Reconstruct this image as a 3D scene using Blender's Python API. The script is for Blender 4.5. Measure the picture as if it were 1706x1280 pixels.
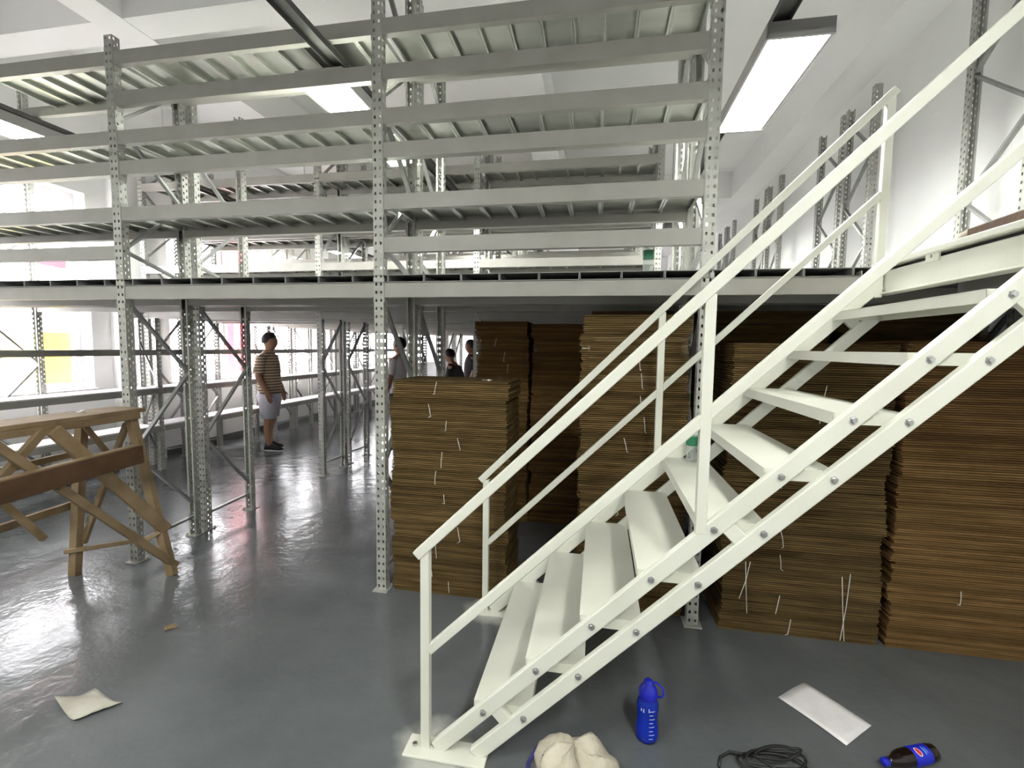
import bpy, math, random
from mathutils import Vector, Matrix

for o in list(bpy.data.objects): bpy.data.objects.remove(o, do_unlink=True)
scene = bpy.context.scene
COL = scene.collection
R = math.radians

# ------------------------------------------------------------------ camera
F_PX, PITCH, YAW, ROLL, CAM_H = 784.41, 0.07815, 0.18137, 0.01291, 1.6
cam_d = bpy.data.cameras.new('camera'); cam = bpy.data.objects.new('camera', cam_d); COL.objects.link(cam)
cam_d.sensor_fit = 'HORIZONTAL'; cam_d.sensor_width = 36.0; cam_d.lens = F_PX / 1706 * 36.0
cam_d.clip_start = 0.05; cam_d.clip_end = 200
_f = Vector((-math.sin(YAW)*math.cos(PITCH), math.cos(YAW)*math.cos(PITCH), -math.sin(PITCH)))
_r = Vector((math.cos(YAW), math.sin(YAW), 0)); _u = _r.cross(_f)
_r2 = math.cos(ROLL)*_r + math.sin(ROLL)*_u; _u2 = -math.sin(ROLL)*_r + math.cos(ROLL)*_u
m = Matrix((( _r2.x, _u2.x, -_f.x, 0), (_r2.y, _u2.y, -_f.y, 0), (_r2.z, _u2.z, -_f.z, CAM_H), (0, 0, 0, 1)))
cam.matrix_world = m
scene.camera = cam

# ------------------------------------------------------------------ world, exposure
SKY_STRENGTH, LAMP_STRENGTH = 11.0, 35.0
w = bpy.data.worlds.new('sky'); scene.world = w; w.use_nodes = True
bg = w.node_tree.nodes['Background']; bg.inputs[0].default_value = (1.0, 0.965, 1.0, 1); bg.inputs[1].default_value = SKY_STRENGTH
vs = scene.view_settings
vs.view_transform = 'Standard'; vs.look = 'None'; vs.gamma = 1.0; vs.use_curve_mapping = False; vs.exposure = 1.35

# ------------------------------------------------------------------ materials
def mat(name, col, rough=0.5, metal=0.0, col2=None, scale=6.0, bump=0.0, bscale=40.0, stretch=None, rand=0.0, spec=0.5, detail=4.0, rough2=None):
    m = bpy.data.materials.new(name); m.use_nodes = True
    nt = m.node_tree; b = nt.nodes['Principled BSDF']
    b.inputs['Base Color'].default_value = (*col, 1); b.inputs['Roughness'].default_value = rough
    b.inputs['Metallic'].default_value = metal; b.inputs['Specular IOR Level'].default_value = spec
    tc = nt.nodes.new('ShaderNodeTexCoord'); mp = nt.nodes.new('ShaderNodeMapping')
    nt.links.new(tc.outputs['Object'], mp.inputs[0])
    if stretch: mp.inputs['Scale'].default_value = stretch
    oi = nt.nodes.new('ShaderNodeObjectInfo')
    mul = nt.nodes.new('ShaderNodeVectorMath'); mul.operation = 'ADD'
    sc = nt.nodes.new('ShaderNodeMath'); sc.operation = 'MULTIPLY'; sc.inputs[1].default_value = 37.0
    nt.links.new(oi.outputs['Random'], sc.inputs[0]); nt.links.new(mp.outputs[0], mul.inputs[0]); nt.links.new(sc.outputs[0], mul.inputs[1])
    src = None
    if col2 is not None:
        n = nt.nodes.new('ShaderNodeTexNoise'); n.inputs['Scale'].default_value = scale; n.inputs['Detail'].default_value = detail
        nt.links.new(mul.outputs[0], n.inputs['Vector'])
        rp = nt.nodes.new('ShaderNodeValToRGB'); rp.color_ramp.elements[0].position = 0.34; rp.color_ramp.elements[1].position = 0.68
        rp.color_ramp.elements[0].color = (*col, 1); rp.color_ramp.elements[1].color = (*col2, 1)
        nt.links.new(n.outputs['Fac'], rp.inputs[0]); src = rp.outputs[0]
        if rough2 is not None:
            mr = nt.nodes.new('ShaderNodeMapRange'); mr.inputs[3].default_value = rough; mr.inputs[4].default_value = rough2
            nt.links.new(n.outputs['Fac'], mr.inputs[0]); nt.links.new(mr.outputs[0], b.inputs['Roughness'])
    if rand > 0:
        hs = nt.nodes.new('ShaderNodeHueSaturation'); mr = nt.nodes.new('ShaderNodeMapRange')
        mr.inputs[3].default_value = 1 - rand; mr.inputs[4].default_value = 1 + rand
        nt.links.new(oi.outputs['Random'], mr.inputs[0]); nt.links.new(mr.outputs[0], hs.inputs['Value'])
        if src: nt.links.new(src, hs.inputs['Color'])
        else: hs.inputs['Color'].default_value = (*col, 1)
        src = hs.outputs[0]
    if src: nt.links.new(src, b.inputs['Base Color'])
    if bump > 0:
        n2 = nt.nodes.new('ShaderNodeTexNoise'); n2.inputs['Scale'].default_value = bscale; n2.inputs['Detail'].default_value = 3
        nt.links.new(mul.outputs[0], n2.inputs['Vector'])
        bp = nt.nodes.new('ShaderNodeBump'); bp.inputs['Strength'].default_value = bump; bp.inputs['Distance'].default_value = 0.02
        nt.links.new(n2.outputs['Fac'], bp.inputs['Height']); nt.links.new(bp.outputs[0], b.inputs['Normal'])
    return m

M = {}
M['stair'] = mat('stair_white_paint', (0.66, 0.66, 0.58), 0.34, col2=(0.72, 0.72, 0.645), scale=3, bump=0.03, bscale=60)
M['rack'] = mat('rack_grey_paint', (0.33, 0.32, 0.29), 0.42, col2=(0.37, 0.36, 0.33), scale=5)
M['post'] = mat('upright_grey_paint', (0.38, 0.38, 0.35), 0.42, metal=0.2, col2=(0.46, 0.46, 0.425), scale=9)
M['brace'] = mat('brace_galvanised', (0.27, 0.28, 0.27), 0.4, metal=0.5, col2=(0.36, 0.36, 0.35), scale=10)
M['deck'] = mat('deck_galvanised', (0.46, 0.475, 0.43), 0.26, metal=0.85, col2=(0.56, 0.57, 0.525), scale=2.2, stretch=(1, 3.5, 1), rand=0.12, rough2=0.4)
M['plank'] = mat('mezzanine_plank_grey', (0.22, 0.22, 0.215), 0.45, metal=0.2, col2=(0.29, 0.29, 0.28), scale=3, rand=0.05)
M['wall'] = mat('wall_white', (0.82, 0.82, 0.81), 0.85, col2=(0.86, 0.86, 0.85), scale=1.4, bump=0.05, bscale=30)
M['ceil'] = mat('ceiling_white', (0.85, 0.845, 0.84), 0.9, col2=(0.89, 0.885, 0.88), scale=0.8, bump=0.05, bscale=12)
M['sill'] = mat('sill_white', (0.72, 0.70, 0.70), 0.5)
M['alu'] = mat('window_frame_white', (0.70, 0.68, 0.69), 0.4)
M['board'] = mat('cardboard', (0.085, 0.055, 0.022), 0.9, col2=(0.15, 0.098, 0.042), scale=5.5, stretch=(1, 1, 14), rand=0.12, bump=0.25, bscale=120, spec=0.08)
def sheet_variation(m):
    nt = m.node_tree; b = nt.nodes['Principled BSDF']; lk = b.inputs['Base Color'].links[0]; src = lk.from_socket
    g = nt.nodes.new('ShaderNodeNewGeometry'); mr = nt.nodes.new('ShaderNodeMapRange'); mr.inputs[3].default_value = 0.72; mr.inputs[4].default_value = 1.35
    hs = nt.nodes.new('ShaderNodeHueSaturation'); nt.links.new(g.outputs['Random Per Island'], mr.inputs[0]); nt.links.new(mr.outputs[0], hs.inputs['Value'])
    nt.links.new(src, hs.inputs['Color']); nt.links.new(hs.outputs[0], b.inputs['Base Color'])
sheet_variation(M['board'])
M['board_red'] = mat('cardboard_reddish', (0.15, 0.083, 0.03), 0.9, col2=(0.22, 0.13, 0.055), scale=5.5, stretch=(1, 1, 14), rand=0.12, bump=0.25, bscale=120, spec=0.08)  # reddish board; its brightness also paints warmer light on the rightmost stack
sheet_variation(M['board_red'])
M['board_light'] = mat('cardboard_fresh', (0.26, 0.18, 0.08), 0.8, col2=(0.18, 0.12, 0.055), scale=6, stretch=(1, 1, 18))
M['string'] = mat('white_string', (0.75, 0.73, 0.66), 0.5)
M['wood'] = mat('pine_wood', (0.20, 0.135, 0.07), 0.65, col2=(0.31, 0.22, 0.125), scale=7, rand=0.1, bump=0.15, bscale=30)
M['wood_dark'] = mat('dark_board_wood', (0.075, 0.038, 0.018), 0.6, col2=(0.125, 0.068, 0.035), scale=6, bump=0.15, bscale=30)
M['steel'] = mat('zinc_bolt', (0.5, 0.5, 0.5), 0.3, metal=0.9)
M['tray'] = mat('dark_channel', (0.10, 0.10, 0.095), 0.45, metal=0.4)
M['lamp_case'] = mat('lamp_housing', (0.34, 0.33, 0.33), 0.45, metal=0.2)
M['black'] = mat('black_rubber', (0.012, 0.012, 0.012), 0.5)
M['gap_dark'] = mat('gap_shade_dark', (0.03, 0.03, 0.03), 0.7)  # near-black colour painting the shade in the landing gap
M['paper'] = mat('white_paper', (0.90, 0.86, 0.88), 0.8, col2=(0.82, 0.79, 0.80), scale=14)
M['card_white'] = mat('grey_card', (0.52, 0.50, 0.44), 0.7, col2=(0.40, 0.37, 0.31), scale=9)
M['canvas'] = mat('cream_canvas', (0.60, 0.55, 0.45), 0.9, col2=(0.48, 0.43, 0.34), scale=14, bump=0.8, bscale=16)
M['navy'] = mat('navy_strap', (0.03, 0.03, 0.16), 0.6)
M['blue_cap'] = mat('blue_plastic', (0.012, 0.02, 0.52), 0.32)
M['cola'] = mat('cola_dark', (0.012, 0.006, 0.005), 0.1)
M['label_blue'] = mat('label_blue', (0.01, 0.02, 0.55), 0.35)
M['red'] = mat('logo_red', (0.65, 0.02, 0.04), 0.4)
M['white'] = mat('print_white', (0.85, 0.85, 0.85), 0.5)
M['sky_print'] = mat('print_light_blue', (0.12, 0.3, 0.8), 0.5)
M['green'] = mat('green_label', (0.02, 0.17, 0.08), 0.5)
M['red_paint'] = mat('red_paint', (0.45, 0.03, 0.05), 0.5)
M['yellow'] = mat('yellow_paint', (0.75, 0.6, 0.02), 0.5)
M['canopy'] = mat('grey_canopy', (0.35, 0.32, 0.33), 0.7)
M['yard'] = mat('yard_concrete', (0.5, 0.48, 0.47), 0.9, col2=(0.42, 0.41, 0.4), scale=1)
M['leaf'] = mat('tree_leaf', (0.12, 0.22, 0.04), 0.7, col2=(0.2, 0.3, 0.06), scale=8)
M['skin'] = mat('skin', (0.32, 0.165, 0.10), 0.55)
M['hair'] = mat('dark_hair', (0.018, 0.012, 0.01), 0.6, bump=0.4, bscale=60)
M['shorts'] = mat('white_shorts', (0.68, 0.66, 0.74), 0.85, bump=0.2, bscale=14)
M['shoe'] = mat('black_shoe', (0.012, 0.012, 0.014), 0.6)
M['sole'] = mat('white_sole', (0.62, 0.62, 0.6), 0.6)
M['dark_cloth'] = mat('dark_clothing', (0.03, 0.028, 0.03), 0.9)
M['white_cloth'] = mat('white_shirt', (0.66, 0.63, 0.63), 0.9)

def striped():
    m = mat('striped_tshirt', (0.60, 0.49, 0.36), 0.9); nt = m.node_tree; b = nt.nodes['Principled BSDF']
    tc = nt.nodes.new('ShaderNodeTexCoord'); wv = nt.nodes.new('ShaderNodeTexWave'); wv.bands_direction = 'Z'
    wv.inputs['Scale'].default_value = 7.5; wv.inputs['Distortion'].default_value = 0.6
    rp = nt.nodes.new('ShaderNodeValToRGB'); rp.color_ramp.elements[0].position = 0.22; rp.color_ramp.elements[1].position = 0.4
    rp.color_ramp.elements[0].color = (0.15, 0.075, 0.05, 1); rp.color_ramp.elements[1].color = (0.60, 0.50, 0.36, 1)
    nt.links.new(tc.outputs['Object'], wv.inputs['Vector']); nt.links.new(wv.outputs['Fac'], rp.inputs[0]); nt.links.new(rp.outputs[0], b.inputs['Base Color'])
    return m
M['tshirt'] = striped()

def clear_plastic(name, col, alpha):
    m = bpy.data.materials.new(name); m.use_nodes = True; nt = m.node_tree
    b = nt.nodes['Principled BSDF']; b.inputs['Base Color'].default_value = (*col, 1); b.inputs['Roughness'].default_value = 0.08
    t = nt.nodes.new('ShaderNodeBsdfTransparent'); t.inputs[0].default_value = (*[0.45 + 0.55*c for c in col], 1)
    mx = nt.nodes.new('ShaderNodeMixShader'); mx.inputs[0].default_value = alpha
    nt.links.new(t.outputs[0], mx.inputs[1]); nt.links.new(b.outputs[0], mx.inputs[2]); nt.links.new(mx.outputs[0], nt.nodes['Material Output'].inputs[0])
    return m
M['glass'] = clear_plastic('window_glass', (0.95, 0.97, 0.97), 0.05)
M['clear'] = clear_plastic('clear_bottle', (0.8, 0.85, 0.83), 0.25)
M['blue_clear'] = clear_plastic('blue_bottle', (0.012, 0.05, 0.62), 0.55)

def emit(name, col, s):
    m = bpy.data.materials.new(name); m.use_nodes = True; nt = m.node_tree
    e = nt.nodes.new('ShaderNodeEmission'); e.inputs[0].default_value = (*col, 1); e.inputs[1].default_value = s
    nt.links.new(e.outputs[0], nt.nodes['Material Output'].inputs[0]); return m
M['lamp'] = emit('lamp_diffuser_glow', (0.98, 1.0, 0.93), LAMP_STRENGTH)

def floor_mat():
    m = bpy.data.materials.new('grey_epoxy_floor'); m.use_nodes = True; nt = m.node_tree; b = nt.nodes['Principled BSDF']
    tc = nt.nodes.new('ShaderNodeTexCoord')
    n = nt.nodes.new('ShaderNodeTexNoise'); n.inputs['Scale'].default_value = 1.1; n.inputs['Detail'].default_value = 6; n.inputs['Roughness'].default_value = 0.6
    nt.links.new(tc.outputs['Object'], n.inputs['Vector'])
    rp = nt.nodes.new('ShaderNodeValToRGB'); rp.color_ramp.elements[0].position = 0.3; rp.color_ramp.elements[1].position = 0.72
    rp.color_ramp.elements[0].color = (0.092, 0.1, 0.106, 1); rp.color_ramp.elements[1].color = (0.155, 0.163, 0.17, 1)
    nt.links.new(n.outputs['Fac'], rp.inputs[0])
    # pale overspray of white paint around the two stair foot plates
    src = rp.outputs[0]
    for (px, py) in ((-0.60, 1.665), (-0.60, 2.70)):
        d = nt.nodes.new('ShaderNodeVectorMath'); d.operation = 'DISTANCE'; d.inputs[1].default_value = (px, py, 0)
        nn = nt.nodes.new('ShaderNodeTexNoise'); nn.inputs['Scale'].default_value = 9
        nt.links.new(tc.outputs['Object'], nn.inputs['Vector'])
        mixv = nt.nodes.new('ShaderNodeMath'); mixv.operation = 'MULTIPLY_ADD'; mixv.inputs[1].default_value = 0.12
        nt.links.new(nn.outputs['Fac'], mixv.inputs[0]); nt.links.new(tc.outputs['Object'], d.inputs[0]); nt.links.new(d.outputs['Value'], mixv.inputs[2])
        mr = nt.nodes.new('ShaderNodeMapRange'); mr.inputs[1].default_value = 0.15; mr.inputs[2].default_value = 0.24; mr.inputs[3].default_value = 0.75; mr.inputs[4].default_value = 0
        nt.links.new(mixv.outputs[0], mr.inputs[0])
        mx = nt.nodes.new('ShaderNodeMixRGB'); mx.inputs[2].default_value = (0.5, 0.5, 0.46, 1)
        nt.links.new(mr.outputs[0], mx.inputs[0]); nt.links.new(src, mx.inputs[1]); src = mx.outputs[0]
    nt.links.new(src, b.inputs['Base Color'])
    n3 = nt.nodes.new('ShaderNodeTexNoise'); n3.inputs['Scale'].default_value = 2.3; n3.inputs['Detail'].default_value = 5
    nt.links.new(tc.outputs['Object'], n3.inputs['Vector'])
    mr = nt.nodes.new('ShaderNodeMapRange'); mr.inputs[1].default_value = 0.3; mr.inputs[2].default_value = 0.7; mr.inputs[3].default_value = 0.12; mr.inputs[4].default_value = 0.25
    nt.links.new(n3.outputs['Fac'], mr.inputs[0]); nt.links.new(mr.outputs[0], b.inputs['Roughness'])
    n2 = nt.nodes.new('ShaderNodeTexNoise'); n2.inputs['Scale'].default_value = 7; n2.inputs['Detail'].default_value = 3
    nt.links.new(tc.outputs['Object'], n2.inputs['Vector'])
    n4 = nt.nodes.new('ShaderNodeTexNoise'); n4.inputs['Scale'].default_value = 38; n4.inputs['Detail'].default_value = 2
    nt.links.new(tc.outputs['Object'], n4.inputs['Vector'])
    ad = nt.nodes.new('ShaderNodeMath'); ad.operation = 'MULTIPLY_ADD'; ad.inputs[1].default_value = 0.22
    nt.links.new(n4.outputs['Fac'], ad.inputs[0]); nt.links.new(n2.outputs['Fac'], ad.inputs[2])
    bp = nt.nodes.new('ShaderNodeBump'); bp.inputs['Strength'].default_value = 0.10; bp.inputs['Distance'].default_value = 0.05
    nt.links.new(ad.outputs[0], bp.inputs['Height']); nt.links.new(bp.outputs[0], b.inputs['Normal'])
    b.inputs['Specular IOR Level'].default_value = 0.6
    return m
M['floor'] = floor_mat()

# ------------------------------------------------------------------ mesh helpers
class MB:
    def __init__(s): s.v = []; s.f = []
    def quad(s, a, b, c, d):
        n = len(s.v); s.v += [tuple(a), tuple(b), tuple(c), tuple(d)]; s.f.append((n, n+1, n+2, n+3)); return s
    def box(s, x0, x1, y0, y1, z0, z1):
        n = len(s.v)
        s.v += [(x0, y0, z0), (x1, y0, z0), (x1, y1, z0), (x0, y1, z0), (x0, y0, z1), (x1, y0, z1), (x1, y1, z1), (x0, y1, z1)]
        s.f += [tuple(n+i for i in q) for q in ((3, 2, 1, 0), (4, 5, 6, 7), (0, 1, 5, 4), (1, 2, 6, 5), (2, 3, 7, 6), (3, 0, 4, 7))]
        return s
    def bar(s, p0, p1, w, h, side=(0, 1, 0)):
        # rectangular bar: w along 'side', h perpendicular to it
        p0 = Vector(p0); p1 = Vector(p1); d = (p1-p0).normalized(); a = Vector(side)
        a = (a - d*a.dot(d)).normalized(); b = d.cross(a)
        n = len(s.v)
        for p in (p0, p1):
            for i, j in ((-1, -1), (1, -1), (1, 1), (-1, 1)):
                s.v.append(tuple(p + a*(i*w/2) + b*(j*h/2)))
        s.f += [tuple(n+i for i in q) for q in ((0, 1, 2, 3), (7, 6, 5, 4), (0, 4, 5, 1), (1, 5, 6, 2), (2, 6, 7, 3), (3, 7, 4, 0))]
        return s
    def tube(s, pts, r, k=8, cap=True):
        pts = [Vector(p) for p in pts]; rs = r if isinstance(r, (list, tuple)) else [r]*len(pts); n0 = len(s.v)
        ref = Vector((0.13, 0.2, 0.97)); pa = None
        for i, p in enumerate(pts):
            d = (pts[min(i+1, len(pts)-1)] - pts[max(i-1, 0)]).normalized()
            a = (pa if pa is not None else ref); a = a - d*a.dot(d)
            if a.length < 1e-4: a = Vector((1, 0, 0)) - d*d.x
            a.normalize(); pa = a; b = d.cross(a)
            for j in range(k):
                t = 2*math.pi*j/k; s.v.append(tuple(p + (a*math.cos(t) + b*math.sin(t))*rs[i]))
        for i in range(len(pts)-1):
            for j in range(k):
                s.f.append((n0+i*k+j, n0+i*k+(j+1) % k, n0+(i+1)*k+(j+1) % k, n0+(i+1)*k+j))
        if cap:
            s.f.append(tuple(n0+j for j in reversed(range(k)))); s.f.append(tuple(n0+(len(pts)-1)*k+j for j in range(k)))
        return s
    def lathe(s, prof, k=20, cx=0, cy=0, cz=0):
        n0 = len(s.v)
        for r, z in prof:
            for j in range(k):
                t = 2*math.pi*j/k; s.v.append((cx+r*math.cos(t), cy+r*math.sin(t), cz+z))
        for i in range(len(prof)-1):
            for j in range(k):
                s.f.append((n0+i*k+j, n0+i*k+(j+1) % k, n0+(i+1)*k+(j+1) % k, n0+(i+1)*k+j))
        s.f.append(tuple(n0+j for j in reversed(range(k)))); s.f.append(tuple(n0+(len(prof)-1)*k+j for j in range(k)))
        return s
    def rings(s, rings, k=14, cap=True):
        # rings: (centre, radius_a, radius_b, axis_a, axis_b)
        n0 = len(s.v)
        for c, ra, rb, a, b in rings:
            c = Vector(c); a = Vector(a); b = Vector(b)
            for j in range(k):
                t = 2*math.pi*j/k; s.v.append(tuple(c + a*(ra*math.cos(t)) + b*(rb*math.sin(t))))
        for i in range(len(rings)-1):
            for j in range(k):
                s.f.append((n0+i*k+j, n0+i*k+(j+1) % k, n0+(i+1)*k+(j+1) % k, n0+(i+1)*k+j))
        if cap:
            s.f.append(tuple(n0+j for j in reversed(range(k)))); s.f.append(tuple(n0+(len(rings)-1)*k+j for j in range(k)))
        return s
    def mesh(s, name, material, smooth=False):
        me = bpy.data.meshes.new(name); me.from_pydata(s.v, [], s.f); me.update()
        if material is not None: me.materials.append(M[material] if isinstance(material, str) else material)
        if smooth:
            for p in me.polygons: p.use_smooth = True
        return me
    def build(s, name, material, parent=None, loc=(0, 0, 0), rotz=0, smooth=False, **props):
        return put(name, s.mesh(name, material, smooth), parent, loc, rotz, **props)

def put(name, me, parent=None, loc=(0, 0, 0), rotz=0, **props):
    o = bpy.data.objects.new(name, me); COL.objects.link(o)
    o.location = loc; o.rotation_euler = (0, 0, rotz)
    if parent is not None: o.parent = parent
    for k, v in props.items(): o[k] = v
    return o
def thing(name, label, cat, loc=(0, 0, 0), rotz=0, group=None):
    o = bpy.data.objects.new(name, None); COL.objects.link(o); o.location = loc; o.rotation_euler = (0, 0, rotz)
    o.empty_display_size = 0.1; o['label'] = label; o['category'] = cat
    if group: o['group'] = group
    return o
def bevel(o, wd=0.004, seg=2):
    b = o.modifiers.new('bevel', 'BEVEL'); b.width = wd; b.segments = seg; b.limit_method = 'ANGLE'; return o
def struct(o, label=None):
    o['kind'] = 'structure'
    if label: o['label'] = label
    return o

# ------------------------------------------------------------------ room shell
XL, XR, YB, YF, ZC = -6.05, 2.72, -4.2, 18.0, 4.9
struct(MB().box(XL-0.3, XR+0.3, YB-0.3, YF+0.3, -0.2, 0).build('floor', 'floor'), 'glossy blue-grey epoxy floor')
struct(MB().box(XL-0.3, XR+0.3, YB-0.3, YF+0.3, ZC, ZC+0.2).build('ceiling', 'ceil'), 'white plastered ceiling')
struct(MB().box(XR, XR+0.25, YB-0.3, YF+0.3, 0, ZC).build('wall_right', 'wall'), 'plain white wall beyond the landing')
struct(MB().box(XL-0.3, XR+0.3, YF, YF+0.25, 0, ZC).build('wall_back', 'wall'), 'white far end wall')
struct(MB().box(XL-0.3, XR+0.3, YB-0.25, YB, 0, ZC).build('wall_front', 'wall'), 'white wall behind the viewer')
WINS = [(2.3, 4.72), (5.78, 9.35), (10.4, 13.9), (14.7, 17.4)]
Z0, Z1 = 1.03, 3.35
mb = MB()
mb.box(XL-0.3, XL, YB-0.3, YF+0.3, 0, Z0).box(XL-0.3, XL, YB-0.3, YF+0.3, Z1, ZC)
ys = [YB-0.3] + [y for wdw in WINS for y in wdw] + [YF+0.3]
for i in range(0, len(ys), 2): mb.box(XL-0.3, XL, ys[i], ys[i+1], Z0, Z1)
struct(mb.build('wall_left', 'wall'), 'white wall with tall windows')
for i, (a, b) in enumerate(WINS):
    xw = XL-0.2
    fr = MB()
    for (p, q) in ((a, a+0.07), (b-0.07, b)): fr.box(xw-0.03, xw+0.03, p, q, Z0, Z1)
    fr.box(xw-0.03, xw+0.03, a+0.07, b-0.07, Z0, Z0+0.07).box(xw-0.03, xw+0.03, a+0.07, b-0.07, Z1-0.07, Z1)
    fo = struct(fr.build('window_%d' % (i+1), 'alu'), 'white framed window, number %s along the left wall' % ('one', 'two', 'three', 'four', 'five')[i])
    L = b-a
    for t in (1/3, 2/3): MB().box(xw-0.022, xw+0.022, a+L*t-0.022, a+L*t+0.022, Z0+0.07, Z1-0.07).build('mullion', 'alu', fo)
    MB().box(xw-0.02, xw+0.02, a+0.07, b-0.07, 2.55, 2.59).build('transom', 'alu', fo)
    for k in range(3): MB().box(xw-0.003, xw+0.003, a+0.07+(L-0.14)*k/3, a+0.07+(L-0.14)*(k+1)/3, Z0+0.07, Z1-0.07).build('pane', 'glass', fo)
    struct(MB().box(XL-0.16, XL+0.05, a-0.03, b+0.03, Z0-0.03, Z0+0.004).build('trim_%d' % (i+1), 'sill'), 'white window sill')
# pilasters on the left wall, ceiling beams
for i, (a, b) in enumerate(((4.95, 5.5), (9.6, 10.15), (14.1, 14.5), (1.5, 2.05))):
    struct(MB().box(XL, XL+0.16, a, b, 0, ZC).build('trim_%d' % (i+10), 'wall'), 'white pilaster between windows')
for i, (a, b) in enumerate(((2.35, XR), (-1.05, -0.66), (-4.5, -4.18))):
    struct(MB().box(a, b, YB, YF, 4.42, ZC).build('trim_%d' % (i+20), 'ceil'), 'plastered ceiling beam')
for i, (a, b) in enumerate(((-2.2, -1.85), (3.66, 3.95), (9.6, 9.95), (14.1, 14.4))):
    struct(MB().box(XL, 2.35, a, b, 4.425, ZC-0.001).build('trim_%d' % (i+30), 'ceil'), 'plastered cross beam under the ceiling')
struct(MB().box(XL, XL+0.015, YB, YF, 0, 0.1).build('baseboard_left', 'tray'), 'dark skirting strip')

# ------------------------------------------------------------------ outside the windows
struct(MB().box(-40, XL-0.3, -25, 45, -0.3, -0.15).build('ground_outside', 'yard'), 'pale concrete yard outside')
def outpost(x, y, lab):
    o = MB().box(x-0.09, x+0.09, y-0.09, y+0.09, -0.15, 4.4).build('red_post', 'red_paint'); o['label'] = lab; o['category'] = 'post'; o['group'] = 'red posts outside the windows'
outpost(-7.2, 5.62, 'red painted steel post outside the nearest window')
outpost(-8.0, 9.05, 'red painted post outside the middle window, left of the pair')
outpost(-8.0, 9.5, 'red painted post outside the middle window, right of the pair')
outpost(-8.0, 13.6, 'red painted post outside the window behind the far racks')
o = MB().bar((-7.4, 3.2, 2.72), (-7.4, 5.5, 2.66), 0.1, 0.1).build('red_beam', 'red_paint'); o['label'] = 'red horizontal steel beam outside the nearest window'; o['category'] = 'beam'
t = thing('canopy', 'grey canopy slab hanging outside the nearest window', 'canopy', (0, 0, 0))
MB().box(-11.0, -8.2, 2.0, 6.6, 2.05, 2.28).build('slab', 'canopy', t)
for yy in (2.3, 6.3): MB().box(-10.9, -10.75, yy-0.07, yy+0.07, -0.15, 2.05).build('column', 'canopy', t)
t = thing('delivery_crate', 'yellow crate standing in the yard outside the nearest window', 'crate', (-9.6, 6.55, -0.15))
MB().box(-0.5, 0.5, -0.35, 0.35, 0.2, 1.9).build('body', 'yellow', t)
for sx in (-0.4, 0.4):
    for sy in (-0.27, 0.27): MB().box(sx-0.06, sx+0.06, sy-0.06, sy+0.06, 0, 0.2).build('foot', 'black', t)

# ------------------------------------------------------------------ ceiling lights on dark channels
ROWX = {'right': 1.04, 'middle': -1.86, 'left': -4.82}
lamp_d = MB().box(-0.155, 0.155, 0.02, 1.16, 0, 0.012).mesh('diffuser', 'lamp')
lamp_h = MB().box(-0.172, 0.172, 0, 1.18, 0.014, 0.075).mesh('housing', 'lamp_case')
lamp_s = MB().box(-0.172, -0.157, 0, 1.18, -0.006, 0.014).box(0.157, 0.172, 0, 1.18, -0.006, 0.014).mesh('side_rail', 'lamp_case')
lamp_e = MB().box(-0.172, 0.172, 0, 0.018, -0.012, 0.075).mesh('end_cap', 'lamp_case')
lamp_sp = MB().tube([(0, 0, 0.07), (0, 0, 0.12)], 0.012, 6).mesh('spacer_bolt', 'steel')
def lamp(x, y, lab, ln=1.0, z=3.33):
    t = thing('ceiling_light', lab, 'light', (x, y, z), 0, 'strip lights under the dark channels')
    put('diffuser', lamp_d, t); put('housing', lamp_h, t); put('side_rail', lamp_s, t)
    put('end_cap', lamp_e, t); put('end_cap', lamp_e, t, (0, 1.162, 0))
    for yy in (0.15, 1.03): put('spacer_bolt', lamp_sp, t, (0, yy, 0))
    t.scale = (1, ln, 1)
for rn, ylist in (('right', (-1.1, 2.95, 7.15, 10.8)), ('middle', (-1.1, 2.95, 7.2, 10.8)), ('left', (-1.1, 3.0, 8.06, 11.4))):
    for k, y in enumerate(ylist):
        lab = {'right': 'beside the landing on the right', 'middle': 'inside the middle rack bays', 'left': 'near the window wall'}[rn]
        od = ('just behind the viewer', 'nearest in view', 'second in view', 'farthest away')[k]
        lamp(ROWX[rn], y, 'white strip light hung %s, %s' % (lab, od), 1.24 if (rn, k) == ('middle', 1) else 1.0)
    xc = ROWX[rn] - (0.10 if rn == 'right' else -0.13)
    t = thing('light_channel', 'dark perforated channel carrying the strip lights %s' % {'right': 'beside the landing', 'middle': 'through the rack bays', 'left': 'near the windows'}[rn], 'channel', (xc, 0, 3.41))
    MB().box(-0.05, 0.05, YB+0.3, 12.5, 0.034, 0.038).box(-0.05, -0.046, YB+0.3, 12.5, 0.0, 0.034).box(0.046, 0.05, YB+0.3, 12.5, 0.0, 0.034).build('tray', 'tray', t)
    for yy in (-3.0, 0.6, 4.5, 7.0, 11.6): MB().tube([(0, yy, 0.03), (0, yy, ZC-3.41)], 0.006, 6).build('hanger_rod', 'steel', t)

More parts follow.
